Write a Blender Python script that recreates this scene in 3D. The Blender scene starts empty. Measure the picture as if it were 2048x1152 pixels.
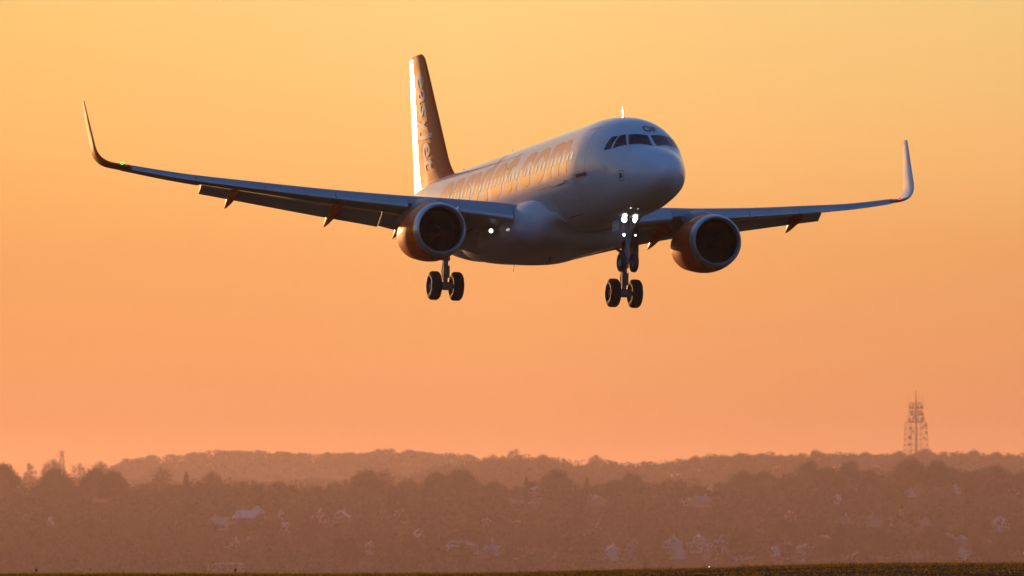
import bpy, bmesh, math, random
from mathutils import Vector, Matrix, noise
random.seed(7)
rad = math.radians
SC = bpy.context.scene
COL = SC.collection

# ------------------------------------------------------------------ camera, sky, sun, exposure
FPX = 14778.0                     # focal length in pixels of a 2048 wide frame
EL = rad(2.147)
EYE = 1.75
cam_d = bpy.data.cameras.new('camera')
cam = bpy.data.objects.new('camera', cam_d); COL.objects.link(cam)
cam.location = (0, 0, EYE); cam.rotation_euler = (math.pi / 2 + EL, 0, 0)
cam_d.sensor_width = 36.0; cam_d.lens = FPX / 2048 * 36.0
cam_d.dof.use_dof = True; cam_d.dof.focus_distance = 298.0; cam_d.dof.aperture_fstop = 3.2      # long lens focused on the aeroplane
cam_d.clip_start = 1.0; cam_d.clip_end = 60000
SC.camera = cam
SC.render.resolution_x = 1024; SC.render.resolution_y = 576

SUN_AZ = rad(-19)                 # clockwise from +Y (into the picture); negative = to the left
SUN_EL = rad(4.0)
world = bpy.data.worlds.new('World'); SC.world = world; world.use_nodes = True
wn, wl = world.node_tree.nodes, world.node_tree.links
bg = wn['Background']
sky = wn.new('ShaderNodeTexSky'); sky.sky_type = 'NISHITA'; sky.sun_disc = False
sky.sun_elevation = SUN_EL; sky.sun_rotation = SUN_AZ
sky.air_density = 1.0; sky.dust_density = 0.6; sky.ozone_density = 1.5
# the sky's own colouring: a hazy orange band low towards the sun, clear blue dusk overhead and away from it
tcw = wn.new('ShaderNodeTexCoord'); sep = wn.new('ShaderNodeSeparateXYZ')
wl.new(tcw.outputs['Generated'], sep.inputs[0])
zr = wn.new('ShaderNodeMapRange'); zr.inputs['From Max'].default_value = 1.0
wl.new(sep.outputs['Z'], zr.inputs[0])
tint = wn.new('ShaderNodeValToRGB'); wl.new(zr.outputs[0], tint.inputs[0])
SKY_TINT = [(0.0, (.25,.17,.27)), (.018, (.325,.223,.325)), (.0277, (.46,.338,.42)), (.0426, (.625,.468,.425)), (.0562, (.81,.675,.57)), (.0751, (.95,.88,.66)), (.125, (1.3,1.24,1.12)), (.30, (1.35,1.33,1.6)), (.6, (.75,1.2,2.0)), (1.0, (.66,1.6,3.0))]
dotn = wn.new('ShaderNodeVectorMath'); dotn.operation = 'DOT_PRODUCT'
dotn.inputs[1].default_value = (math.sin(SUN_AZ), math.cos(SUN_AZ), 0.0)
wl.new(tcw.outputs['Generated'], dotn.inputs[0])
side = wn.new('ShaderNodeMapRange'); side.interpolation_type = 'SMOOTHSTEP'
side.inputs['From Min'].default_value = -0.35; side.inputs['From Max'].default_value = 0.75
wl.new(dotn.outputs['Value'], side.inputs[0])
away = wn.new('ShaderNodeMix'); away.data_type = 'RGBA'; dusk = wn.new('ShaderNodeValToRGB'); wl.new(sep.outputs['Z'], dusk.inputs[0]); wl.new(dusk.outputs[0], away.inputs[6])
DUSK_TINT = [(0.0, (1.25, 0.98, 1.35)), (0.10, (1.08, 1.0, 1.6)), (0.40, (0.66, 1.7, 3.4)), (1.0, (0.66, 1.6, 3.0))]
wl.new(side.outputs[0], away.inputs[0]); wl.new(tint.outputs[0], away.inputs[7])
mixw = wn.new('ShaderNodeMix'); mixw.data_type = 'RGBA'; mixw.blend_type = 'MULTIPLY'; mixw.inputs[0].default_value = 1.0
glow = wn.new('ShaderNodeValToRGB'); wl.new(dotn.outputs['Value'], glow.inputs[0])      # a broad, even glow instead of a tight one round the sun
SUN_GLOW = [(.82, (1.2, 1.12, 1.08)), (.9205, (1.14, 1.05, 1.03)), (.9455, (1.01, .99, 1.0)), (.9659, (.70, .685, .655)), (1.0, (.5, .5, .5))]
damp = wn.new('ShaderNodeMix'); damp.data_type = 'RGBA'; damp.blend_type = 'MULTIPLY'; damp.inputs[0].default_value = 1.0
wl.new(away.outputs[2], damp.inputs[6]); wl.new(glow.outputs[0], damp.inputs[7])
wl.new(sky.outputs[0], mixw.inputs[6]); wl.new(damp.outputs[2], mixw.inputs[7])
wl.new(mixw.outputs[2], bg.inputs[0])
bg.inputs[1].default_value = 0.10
def set_ramp(node, stops):
    cr = node.color_ramp
    while len(cr.elements) > len(stops): cr.elements.remove(cr.elements[-1])
    while len(cr.elements) < len(stops): cr.elements.new(1.0)
    for e, (p, c) in zip(cr.elements, stops): e.position = p; e.color = (*c, 1)
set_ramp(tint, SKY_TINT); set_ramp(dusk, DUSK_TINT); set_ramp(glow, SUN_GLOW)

sun_d = bpy.data.lights.new('sun', 'SUN'); sun_d.energy = 5.0; sun_d.angle = rad(0.5); sun_d.color = (1.0, 0.47, 0.17)
sun = bpy.data.objects.new('sun', sun_d); COL.objects.link(sun)
S = Vector((math.sin(SUN_AZ) * math.cos(SUN_EL), math.cos(SUN_AZ) * math.cos(SUN_EL), math.sin(SUN_EL)))
sun.rotation_euler = S.to_track_quat('Z', 'Y').to_euler()
sun.location = S * 900

SC.view_settings.view_transform = 'Standard'; SC.view_settings.look = 'None'
SC.view_settings.exposure = 0.0; SC.view_settings.gamma = 1.0; SC.view_settings.use_curve_mapping = False
SC.cycles.volume_bounces = 1; SC.cycles.max_bounces = 8

# ------------------------------------------------------------------ helpers
def lerp(a, b, t): return a + (b - a) * t
def ease(t): return t * t * (3 - 2 * t)
def tab(T, x):
    if x <= T[0][0]: return T[0][1]
    for (x0, y0), (x1, y1) in zip(T, T[1:]):
        if x <= x1: return lerp(y0, y1, (x - x0) / (x1 - x0))
    return T[-1][1]
def smooth_tab(T, x):
    """monotone cubic through the table"""
    n = len(T)
    if x <= T[0][0]: return T[0][1]
    if x >= T[-1][0]: return T[-1][1]
    i = max(k for k in range(n - 1) if T[k][0] <= x)
    d = [(T[k + 1][1] - T[k][1]) / (T[k + 1][0] - T[k][0]) for k in range(n - 1)]
    def m(k):
        if k == 0: return d[0]
        if k == n - 1: return d[-1]
        if d[k - 1] * d[k] <= 0: return 0
        return 2 * d[k - 1] * d[k] / (d[k - 1] + d[k])
    h = T[i + 1][0] - T[i][0]; t = (x - T[i][0]) / h
    return ((2*t**3 - 3*t**2 + 1) * T[i][1] + (t**3 - 2*t**2 + t) * h * m(i)
            + (-2*t**3 + 3*t**2) * T[i + 1][1] + (t**3 - t**2) * h * m(i + 1))

class MB:
    def __init__(self): self.v, self.f, self.m = [], [], []
    def add(self, vs, fs, mi=0):
        o = len(self.v); self.v += [tuple(p) for p in vs]
        self.f += [tuple(i + o for i in f) for f in fs]; self.m += [mi] * len(fs)
    def rings(self, R, closed=True, cap0=True, cap1=True, mi=0):
        n = len(R[0]); vs = [p for r in R for p in r]; fs = []
        for i in range(len(R) - 1):
            for j in range(n if closed else n - 1):
                k = (j + 1) % n
                fs.append((i*n + j, i*n + k, (i+1)*n + k, (i+1)*n + j))
        if cap0: fs.append(tuple(range(n - 1, -1, -1)))
        if cap1: fs.append(tuple((len(R)-1)*n + j for j in range(n)))
        self.add(vs, fs, mi)
    def tube(self, path, r, n=10, mi=0):
        P = [Vector(p) for p in path]; rr = r if isinstance(r, (list, tuple)) else [r] * len(P); R = []
        for i, p in enumerate(P):
            t = (P[min(i + 1, len(P) - 1)] - P[max(i - 1, 0)]).normalized()
            u = t.orthogonal().normalized() if i == 0 else (u - t * u.dot(t)).normalized()
            w = t.cross(u)
            R.append([p + (u * math.cos(2*math.pi*k/n) + w * math.sin(2*math.pi*k/n)) * rr[i] for k in range(n)])
        self.rings(R, mi=mi)
    def box(self, c, s, mi=0, M=None):
        vs = [Vector((c[0] + s[0]/2*x, c[1] + s[1]/2*y, c[2] + s[2]/2*z)) for z in (-1, 1) for y in (-1, 1) for x in (-1, 1)]
        if M: vs = [M @ p for p in vs]
        self.add(vs, [(0,2,3,1),(4,5,7,6),(0,1,5,4),(2,6,7,3),(0,4,6,2),(1,3,7,5)], mi)
    def lathe(self, prof, axis_o, n=48, axis='Y', mi=0, cap0=False, cap1=False):
        R = []
        for (d, r) in prof:
            ring = []
            for k in range(n):
                a = 2*math.pi*k/n; c, s = math.cos(a)*r, math.sin(a)*r
                ring.append((axis_o[0]+c, axis_o[1]+d, axis_o[2]+s) if axis == 'Y' else (axis_o[0]+d, axis_o[1]+c, axis_o[2]+s))
            R.append(ring)
        self.rings(R, cap0=cap0, cap1=cap1, mi=mi)
    def build(self, name, mats, parent=None, smooth=True, angle=35, fix=True):
        me = bpy.data.meshes.new(name); me.from_pydata(self.v, [], self.f)
        for m in (mats if isinstance(mats, (list, tuple)) else [mats]): me.materials.append(m)
        me.polygons.foreach_set('material_index', self.m)
        if fix:
            bm = bmesh.new(); bm.from_mesh(me); bmesh.ops.recalc_face_normals(bm, faces=bm.faces); bm.to_mesh(me); bm.free()
        if smooth:
            me.polygons.foreach_set('use_smooth', [True] * len(me.polygons)); me.set_sharp_from_angle(angle=rad(angle))
        me.update()
        o = bpy.data.objects.new(name, me); COL.objects.link(o)
        if parent: o.parent = parent
        return o

def tag(o, label=None, cat=None, group=None, kind=None):
    if label: o['label'] = label
    if cat: o['category'] = cat
    if group: o['group'] = group
    if kind: o['kind'] = kind
    return o

def mat(name, col, rough=0.5, metal=0.0, coat=0.0, coat_rough=0.05, emit=None, es=0.0, var=0.0, vscale=1.0, stretch=(1, 1, 1), spec=0.5, bump=0.0):
    m = bpy.data.materials.new(name); m.use_nodes = True
    nt = m.node_tree; b = nt.nodes['Principled BSDF']
    b.inputs['Base Color'].default_value = (*col, 1); b.inputs['Roughness'].default_value = rough
    b.inputs['Metallic'].default_value = metal; b.inputs['Coat Weight'].default_value = coat
    b.inputs['Coat Roughness'].default_value = coat_rough; b.inputs['Specular IOR Level'].default_value = spec
    if emit: b.inputs['Emission Color'].default_value = (*emit, 1); b.inputs['Emission Strength'].default_value = es
    if var or bump:
        tc = nt.nodes.new('ShaderNodeTexCoord'); mp = nt.nodes.new('ShaderNodeMapping'); nz = nt.nodes.new('ShaderNodeTexNoise')
        mp.inputs['Scale'].default_value = stretch; nz.inputs['Scale'].default_value = vscale; nz.inputs['Detail'].default_value = 6
        nt.links.new(tc.outputs['Object'], mp.inputs[0]); nt.links.new(mp.outputs[0], nz.inputs[0])
        if var:
            r = nt.nodes.new('ShaderNodeValToRGB')
            set_ramp(r, [(0.3, tuple(c * (1 - var) for c in col)), (0.7, tuple(min(1, c * (1 + var)) for c in col))])
            nt.links.new(nz.outputs[0], r.inputs[0]); nt.links.new(r.outputs[0], b.inputs['Base Color'])
            mr = nt.nodes.new('ShaderNodeMapRange'); mr.inputs['To Min'].default_value = rough * 0.75; mr.inputs['To Max'].default_value = min(1, rough * 1.3)
            nt.links.new(nz.outputs[0], mr.inputs[0]); nt.links.new(mr.outputs[0], b.inputs['Roughness'])
        if bump:
            bp = nt.nodes.new('ShaderNodeBump'); bp.inputs['Strength'].default_value = bump; bp.inputs['Distance'].default_value = 0.02
            nt.links.new(nz.outputs[0], bp.inputs['Height']); nt.links.new(bp.outputs[0], b.inputs['Normal']); nt.links.new(bp.outputs[0], b.inputs['Coat Normal'])
    return m

M = {
 'white': mat('white_paint', (0.66, 0.67, 0.69), 0.6, coat=0.9, coat_rough=0.05, spec=.2, var=0.11, vscale=1.2, stretch=(1, 0.25, 1), bump=.06),
 'belly': mat('pale_grey_paint', (0.55, 0.56, 0.58), 0.6, coat=0.7, coat_rough=0.10, spec=.2, var=0.12, vscale=1.6, stretch=(1, 0.2, 1)),
 'orange': mat('orange_paint', (0.90, 0.125, 0.004), 0.6, coat=0.20, coat_rough=0.09, spec=.1, var=0.05, vscale=1.5),
 'letter': mat('orange_lettering', (0.78, 0.125, 0.006), 0.6, coat=0.7, coat_rough=0.07, spec=.2),
 'tail_letter': mat('white_lettering', (0.62, 0.60, 0.58), 0.6, coat=0.20, coat_rough=.09, spec=.1),
 'grey': mat('grey_wing_paint', (0.40, 0.41, 0.43), 0.5, coat=0.12, coat_rough=0.3, spec=.3, var=0.10, vscale=1.5, stretch=(0.4, 1, 1)),
 'slat': mat('slat_metal', (0.53, 0.50, 0.49), 0.36, metal=0.55, var=0.06, vscale=1.2),
 'lip': mat('inlet_lip_metal', (0.62, 0.61, 0.62), 0.30, metal=0.75, var=0.05),
 'dark': mat('dark_metal_duct_shade', (0.008, 0.007, 0.007), 0.5, metal=0.3),  # dark fittings; in the intake it paints the duct's shade
 'blade': mat('fan_blade_shaded', (0.014, 0.013, 0.013), 0.5, metal=0.2),  # blades and spinner darkened: intake shade put into the colour
 'steel': mat('gear_steel', (0.26, 0.26, 0.27), 0.55, metal=0.15, var=0.15, vscale=6),
 'tyre': mat('tyre_rubber', (0.018, 0.017, 0.017), 0.7, var=0.2, vscale=8),
 'rim': mat('wheel_rim', (0.30, 0.29, 0.28), 0.4, metal=0.5),
 'glass': mat('dark_cockpit_glass', (0.020, 0.015, 0.015), 0.06, spec=0.35),
 'pane': mat('cabin_window_glass', (0.97, 0.97, 0.97), 0.06, metal=1.0),
 'line': mat('dark_seam', (0.05, 0.05, 0.055), 0.6),
 'lamp': mat('landing_lamp', (1, 1, 1), 0.3, emit=(1.0, 0.97, 0.92), es=5),
 'winglamp': mat('wing_lamp', (1, 1, 1), 0.3, emit=(1.0, 0.97, 0.92), es=2.0),
 'lampdim': mat('turnoff_lamp', (1, 1, 1), 0.3, emit=(1.0, 0.97, 0.92), es=3),
 'green': mat('green_lamp', (0.0, 0.5, 0.12), 0.3, emit=(0.0, 1.0, 0.10), es=2.5),
 'red': mat('red_lamp', (0.6, 0.02, 0.02), 0.3, emit=(1.0, 0.03, 0.02), es=3),
 'redletter': mat('dark_red_lettering', (0.22, 0.02, 0.03), 0.4),
}

# ------------------------------------------------------------------ the aeroplane
# aeroplane coordinates: a = metres aft of the nose, y = starboard, z = up from the cabin axis -> local (-y, a, z)
def L(a, y, z): return Vector((-y, a, z))
plane = bpy.data.objects.new('airliner', None); COL.objects.link(plane)
tag(plane, 'white and orange passenger jet coming in to land with wheels down and lights on', 'aeroplane')
Rb = Matrix.Rotation(rad(16.521), 4, 'Z') @ Matrix.Rotation(rad(-2.831), 4, 'X') @ Matrix.Rotation(rad(1.637), 4, 'Y')
plane.matrix_world = Matrix.Translation(Vector((1.748, 297.839, 15.087 + EYE))) @ Rb @ Matrix.Translation(Vector((0, -15, 0)))

TOP = [(0,-.62),(.08,-.40),(.25,-.22),(.55,-.02),(1.0,.18),(1.4,.33),(1.75,.45),(2.1,.66),(2.5,.93),(3,1.27),(3.5,1.53),(4,1.71),(4.6,1.85),(5.2,1.94),(6,2.02),(7,2.07),(24,2.07),(30,2.07),(32,2.0),(34,1.86),(36,1.63),(37.4,1.40)]
BOT = [(0,-.62),(.08,-.88),(.25,-1.07),(.55,-1.27),(1.0,-1.45),(1.5,-1.60),(2,-1.72),(3,-1.89),(4,-2.0),(5,-2.05),(6.5,-2.07),(23.5,-2.07),(25,-2.0),(27,-1.74),(29,-1.30),(31,-.76),(33,-.20),(35,.38),(36.6,.84),(37.4,1.08)]
HW = [(0,0),(.08,.26),(.25,.46),(.55,.70),(1,.95),(1.5,1.17),(2,1.34),(2.5,1.47),(3,1.58),(4,1.765),(5,1.885),(6,1.955),(7,1.975),(24,1.975),(26,1.94),(28,1.83),(30,1.62),(32,1.30),(34,.92),(36,.50),(37.4,.17)]
def fus(a, th, off=0.0):
    """surface point; th = 0 starboard horizontal, 90 deg = top"""
    t, b, w = smooth_tab(TOP, a), smooth_tab(BOT, a), smooth_tab(HW, a)
    c, h = (t + b) / 2, (t - b) / 2
    k = 0.10 * max(0, 1 - a / 7)      # cab a touch fuller than an ellipse
    cs, sn = math.cos(th), math.sin(th)
    e = 1 - k
    yy = math.copysign(abs(cs) ** e, cs); zz = math.copysign(abs(sn) ** e, sn)
    return (w + off) * yy, c + (h + off) * zz
def fus_th(a, z):
    """angle on the starboard side whose surface height is z"""
    lo, hi = -math.pi/2, math.pi/2
    for _ in range(30):
        m = (lo + hi) / 2
        if fus(a, m)[1] < z: lo = m
        else: hi = m
    return (lo + hi) / 2
def fp(a, th, off=0.0): y, z = fus(a, th, off); return L(a, y, z)

mb = MB(); st = [0.0006] + [7 * (i / 46) ** 2 for i in range(1, 47)] + [7.8 + .8 * i for i in range(21)] + [24 + 13.4 * i / 40 for i in range(1, 41)]
mb.rings([[fp(a, 2*math.pi*k/112) for k in range(112)] for a in st], cap0=True, cap1=True)
fuselage = mb.build('fuselage', M['white'], plane, angle=60)

def patch(mb, quad, na=8, nt=8, off=0.008, mi=0):
    """quad of (a, theta): A B C D, mapped onto the skin"""
    A, B, C_, D = quad; vs = []; fs = []
    for i in range(nt + 1):
        for j in range(na + 1):
            u, v = j / na, i / nt
            a = lerp(lerp(A[0], B[0], u), lerp(D[0], C_[0], u), v); th = lerp(lerp(A[1], B[1], u), lerp(D[1], C_[1], u), v)
            vs.append(fp(a, th, off))
    for i in range(nt):
        for j in range(na):
            o = i * (na + 1) + j; fs.append((o, o + 1, o + na + 2, o + na + 1))
    mb.add(vs, fs, mi)

# cockpit windows: corners as (a, degrees) on the starboard side, mirrored to port
CW = [[(2.49,88.2),(2.76,61.8),(2.22,52.4),(1.75,87.0)],
      [(2.83,59.2),(2.99,51.0),(2.79,28.5),(2.29,49.2)],
      [(3.04,48.3),(3.31,42.3),(3.36,19.5),(2.92,26.0)]]
for q in CW:
    for side in (1, -1):
        mb = MB(); patch(mb, [(a, rad(t if side == 1 else 180 - t)) for a, t in q], 10, 10, 0.012)
        mb.build('cockpit_window', M['glass'], fuselage, angle=60, fix=False)

# cabin windows
for i in range(35):
    a = 6.45 + .533 * i
    mb = MB(); n = 16; ring = []; th0 = fus_th(a, .47); dth = .165 / 2.0
    for k in range(n):
        c, s = math.cos(2*math.pi*k/n), math.sin(2*math.pi*k/n)
        ring.append(fp(a + .115 * math.copysign(abs(c) ** .7, c), th0 + dth * math.copysign(abs(s) ** .7, s), .005))
    mb.add([fp(a, th0, .0055)] + ring, [(0, 1 + k, 1 + (k + 1) % n) for k in range(n)])
    mb.build('cabin_window', M['pane'], fuselage, fix=False)

def outline(mb, a0, a1, z0, z1, w=.018, off=.003, mi=0):
    for (p, q) in (((a0, z0), (a0 + w, z1)), ((a1 - w, z0), (a1, z1)), ((a0 + w, z0), (a1 - w, z0 + w)), ((a0 + w, z1 - w), (a1 - w, z1))):
        patch(mb, [(p[0], fus_th(p[0], p[1])), (q[0], fus_th(q[0], p[1])), (q[0], fus_th(q[0], q[1])), (p[0], fus_th(p[0], q[1]))], 3, 14, off, mi)
mb = MB(); outline(mb, 4.86, 5.82, -.36, 1.45)
door = mb.build('cabin_door', M['line'], fuselage, fix=False)
mb = MB()
patch(mb, [(4.76, fus_th(4.76, -.47)), (5.82, fus_th(5.82, -.47)), (5.82, fus_th(5.82, -.34)), (4.76, fus_th(4.76, -.34))], 8, 4, .03)
mb.build('door_sill', M['dark'], fuselage, fix=False)
mb = MB(); outline(mb, 7.35, 9.25, -1.70, -.52, .015, .006); patch(mb, [(6.2, fus_th(6.2, -.45)), (11.0, fus_th(11.0, -.475)), (11.0, fus_th(11.0, -.455)), (6.2, fus_th(6.2, -.43))], 30, 1, .006)
mb.build('cargo_door', M['line'], fuselage, fix=False)
mb = MB(); patch(mb, [(7.45, fus_th(7.45, -.49)), (9.15, fus_th(9.15, -.49)), (9.15, fus_th(9.15, -.36)), (7.45, fus_th(7.45, -.36))], 10, 3, .014)
mb.build('service_panel', M['tail_letter'], fuselage, fix=False)
mb = MB(); outline(mb, 1.74, 2.08, -.94, -.55, .02, .006); patch(mb, [(1.84, fus_th(1.84, -.84)), (2.0, fus_th(2.0, -.84)), (2.0, fus_th(2.0, -.64)), (1.84, fus_th(1.84, -.64))], 3, 3, .008)
mb.build('access_panel', M['line'], fuselage, fix=False)

for a in (6.08,):
    mb = MB(); n = 96
    mb.rings([[fp(a + da, 2*math.pi*k/n, .005) for k in range(n)] for da in (0, .012)], cap0=False, cap1=False)
    mb.build('skin_seam', M['line'], fuselage, fix=False)
# blade antennas
def blade(name, a, z0, h, c=.32, sweep=.15, down=False, m='white'):
    mb = MB(); R = []
    for k in range(5):
        t = k / 4; cc = c * (1 - .45 * t); aa = a + sweep * t; z = z0 + (-h if down else h) * t
        R.append([L(aa + cc * u, w * .022 * (1 - .5 * t), z) for u, w in ((0, 0), (.25, 1), (.6, .9), (1, 0), (.6, -.9), (.25, -1))])
    mb.rings(R); return mb.build(name, M[m], fuselage, angle=50)
blade('antenna', 5.75, 1.97, .44, .20); blade('antenna', 21.0, 2.05, .30, .16); blade('antenna', 28.2, 2.03, .22, .2, m='dark')
blade('antenna', 20.6, -2.05, .72, .12, .2, True, 'dark'); blade('antenna', 15.5, -2.62, .2, .25, .1, True, 'dark'); 

# lettering wrapped on a surface
def text_mesh(body, bold):
    cu = bpy.data.curves.new('t', 'FONT'); cu.body = body; cu.size = 1.0; cu.offset = bold; cu.resolution_u = 6; cu.space_character = 1.06
    ob = bpy.data.objects.new('t', cu); COL.objects.link(ob)
    bpy.context.view_layer.update()
    me = bpy.data.meshes.new_from_object(ob.evaluated_get(bpy.context.evaluated_depsgraph_get()))
    bpy.data.objects.remove(ob); bpy.data.curves.remove(cu)
    return me
def wrap_text(name, body, fn, su, sv, stepu, stepv, m, parent, bold=.02, thick=0.0):
    me = text_mesh(body, bold); bm = bmesh.new(); bm.from_mesh(me); bpy.data.meshes.remove(me)
    for v in bm.verts: v.co.x *= su; v.co.y *= sv; v.co.z = 0
    xs = [v.co.x for v in bm.verts]; ys = [v.co.y for v in bm.verts]
    for ax, lo, hi, stp in ((0, min(xs), max(xs), stepu), (1, min(ys), max(ys), stepv)):
        p = lo + stp
        while p < hi:
            co = [0, 0, 0]; no = [0, 0, 0]; co[ax] = p; no[ax] = 1
            bmesh.ops.bisect_plane(bm, geom=bm.verts[:] + bm.edges[:] + bm.faces[:], plane_co=co, plane_no=no); p += stp
    x0, x1 = min(xs), max(xs)
    for v in bm.verts: v.co = fn((v.co.x - x0) / (x1 - x0), v.co.y)
    me = bpy.data.meshes.new(name); bm.to_mesh(me); bm.free(); me.materials.append(m)
    me.polygons.foreach_set('use_smooth', [True] * len(me.polygons))
    o = bpy.data.objects.new(name, me); COL.objects.link(o); o.parent = parent
    return o
def title_fn(u, v):
    a = 25.6 - u * 18.6
    return fp(a, rad(-2) + v / 2.03, .003)
wrap_text('title_lettering', 'easyJet.com', title_fn, 1, 2.85, .8 * .3, .08, M['letter'], fuselage, bold=.035)
def nose_fn(u, v):
    a = 2.76 + v; y0 = .10 - .50 * u
    th = math.acos(max(-1, min(1, y0 / smooth_tab(HW, a))))
    return fp(a, th, .012)
wrap_text('nose_lettering', 'OF', nose_fn, .5, .56, .08, .06, M['redletter'], fuselage, bold=.03)

# belly fairing
FT = [(9.9,.02),(10.4,.10),(10.9,.28),(11.15,.55),(11.6,.80),(12.2,.97),(13,1.05),(18.5,1.05),(20.5,.9),(22,.6),(23.2,.2)]
mb = MB(); R = []
for i in range(60):
    a = 9.9 + 13.3 * (i / 59); g = smooth_tab(FT, a)
    zc = -1.55 + .25 * (1 - min(1, g)); R.append([])
    for k in range(64):
        t = 2*math.pi*k/64; c, s = math.cos(t), math.sin(t)
        R[-1].append(L(a, (1.42 + .86 * g) * math.copysign(abs(c) ** .66, c), zc + (.55 + .5 * g) * math.copysign(abs(s) ** .66, s)))
mb.rings(R); mb.build('belly_fairing', M['white'], plane, angle=60)

# ---- wings
def naca(x, t): return 5 * t * (.2969 * math.sqrt(max(x, 0)) - .126 * x - .3516 * x*x + .2843 * x**3 - .1036 * x**4)
ZW = [(1.5,-1.22),(2.35,-1.06),(4.43,-.78),(6.29,-.58),(9.06,-.26),(11.6,.08),(14.07,.42),(16.34,.84),(17.2,1.02)]
def wing_at(y):
    le = 13.0 + (y - 1.975) * .5206
    te = 19.1 if y < 6.4 else 19.1 + (y - 6.4) * (22.3 - 19.1) / (17.0 - 6.4)
    return le, te - le, smooth_tab(ZW, y), rad(lerp(4.0, 0.6, min(1, (y - 1.9) / 15))), lerp(.150, .108, min(1, (y - 1.9) / 9))
def wpt(y, xc, zc, s):
    """point at chord fraction xc, thickness fraction zc of the section at span y"""
    le, ch, z, tw, t = wing_at(y)
    dx, dz = xc * ch, zc * ch
    return L(le + dx * math.cos(tw) + dz * math.sin(tw), s * y, z - dx * math.sin(tw) + dz * math.cos(tw))
def foil(x0, x1, t, n=14, camber=.015):
    """closed outline from x1 along the upper side to x0 and back below"""
    cb = lambda x: camber * 4 * x * (1 - x)
    xs = [x0 + (x1 - x0) * .5 * (1 - math.cos(math.pi * i / n)) for i in range(n + 1)]
    up = [(x, cb(x) + naca(x, t)) for x in reversed(xs)]; lo = [(x, cb(x) - naca(x, t) * .92) for x in xs]
    if x0 <= 0: lo = lo[1:]
    return up + lo
def make_wing(s):
    mb = MB()
    for y0, y1, x0, x1, n in ((1.2, 13.35, .035, .76, 40), (13.35, 16.35, .035, 1.0, 10)):
        mb.rings([[wpt(y, x, z, s) for x, z in foil(x0, x1, wing_at(y)[4])] for y in [y0 + (y1 - y0) * i / n for i in range(n + 1)]])
    # spoiler/trailing shroud above the flap
    mb.rings([[wpt(y, x, z, s) for x, z in ((.755, .030), (.86, .016), (.86, .010), (.755, .012))] for y in [1.9 + 11.4 * i / 24 for i in range(25)]])
    w = mb.build('wing', M['grey'], plane, angle=40)
    # slats
    for y0, y1 in ((2.35, 4.72), (6.15, 8.75), (8.78, 11.35), (11.38, 13.9), (13.93, 16.25)):
        mb = MB(); R = []
        for i in range(9):
            y = y0 + (y1 - y0) * i / 8; t = wing_at(y)[4]; ch = wing_at(y)[1]
            sc = .165 if y > 6 else .135
            up = [(x, z) for x, z in foil(0, sc, t, 10)]
            nose = up[:11]; low = [(x, z) for x, z in up[11:] if x < sc * .42]
            inner = [(sc * .30, .012), (sc * .55, t * .28), (sc * .8, t * .42)]
            sec = nose + low + inner
            an = rad(24); px, pz = sc, .06
            out = []
            for x, z in sec:
                dx, dz = x - px, z - pz
                out.append((px + dx * math.cos(an) - dz * math.sin(an) - .075, pz + dz * math.cos(an) + dx * math.sin(an) - .018))
            R.append([wpt(y, x, z, s) for x, z in out])
        mb.rings(R); mb.build('slat', M['slat'], w, angle=40)
    # flaps
    for y0, y1 in ((2.05, 6.32), (6.33, 13.3)):
        mb = MB(); R = []
        for i in range(13):
            y = y0 + (y1 - y0) * i / 12; ch = wing_at(y)[1]
            fc = .235 if y0 > 5 else .215; an = rad(36)
            sec = foil(0, 1, .16, 10, .03); out = []
            for x, z in sec:
                X, Z = x * fc, z * fc
                out.append((.80 + X * math.cos(an) + Z * math.sin(an), -.012 - X * math.sin(an) + Z * math.cos(an)))
            R.append([wpt(y, x, z, s) for x, z in out])
        mb.rings(R); mb.build('flap', M['grey'], w, angle=40)
    # flap track fairings (canoes)
    for yy, ln, hh in ((5.45, 2.9, .30), (8.15, 2.72, .30), (12.05, 2.2, .25)):
        mb = MB(); le, ch, z, tw, t = wing_at(yy); a0 = le + ch * .50; R = []
        for i in range(17):
            u = i / 16; r = math.sin(math.pi * min(1, u * .93 + .05)) ** .75
            if u > .55: r *= 1 - .25 * (u - .55) / .45
            a = a0 + ln * u; drop = .10 + .10 * u + (.55 * max(0, u - .45) ** 1.15 * ln * .62)
            zc = z - ch * .5 * math.sin(tw) - t * ch * .40 - drop
            if i in (0, 16): r = .04
            R.append([L(a, s * (yy + .145 * r * math.cos(2*math.pi*k/14)), zc + hh * r * math.sin(2*math.pi*k/14)) for k in range(14)])
        mb.rings(R); mb.build('flap_track_fairing', M['orange'], w, angle=60)
    # winglet: blended curve up
    mb = MB(); R = []; le0, ch0, z0, tw0, t0 = wing_at(16.35); n = 26
    for i in range(n + 1):
        u = i / n; arc = 3.66 * u
        ang = rad(9 + 76 * ease(max(0, min(1, (arc - .44) / 1.45))))
        if i == 0: py, pz, pa = 16.35, z0, le0 - .12; R0 = arc
        else:
            d = arc - R0; R0 = arc; py += d * math.cos(ang); pz += d * math.sin(ang)
            pa += d * (.45 if arc < .7 else .68)
        c = lerp(ch0 + .05, .45, u); 
        sec = foil(0, 1, .10 if u < .3 else .085, 12, .0)
        nx, nz = -math.sin(ang), math.cos(ang)
        R.append([L(pa + x * c, s * (py + z * c * nx - x * c * math.tan(rad(3.5)) * math.sin(ang)), pz + z * c * nz - x * c * math.sin(tw0) * (1 - u)) for x, z in sec])
    mb.rings(R); mb.build('winglet', M['orange' if s == 1 else 'white'], w, angle=45)
    mb = MB(); p = wpt(16.66, -.14, .02, s)
    mb.lathe([(-.08, .005), (-.05, .032), (0, .044), (.08, .05)], tuple(p), 12, cap0=True, cap1=True)
    mb.build('navigation_light', M['green' if s == 1 else 'red'], w)
    return w
for s in (1, -1): make_wing(s)

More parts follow.
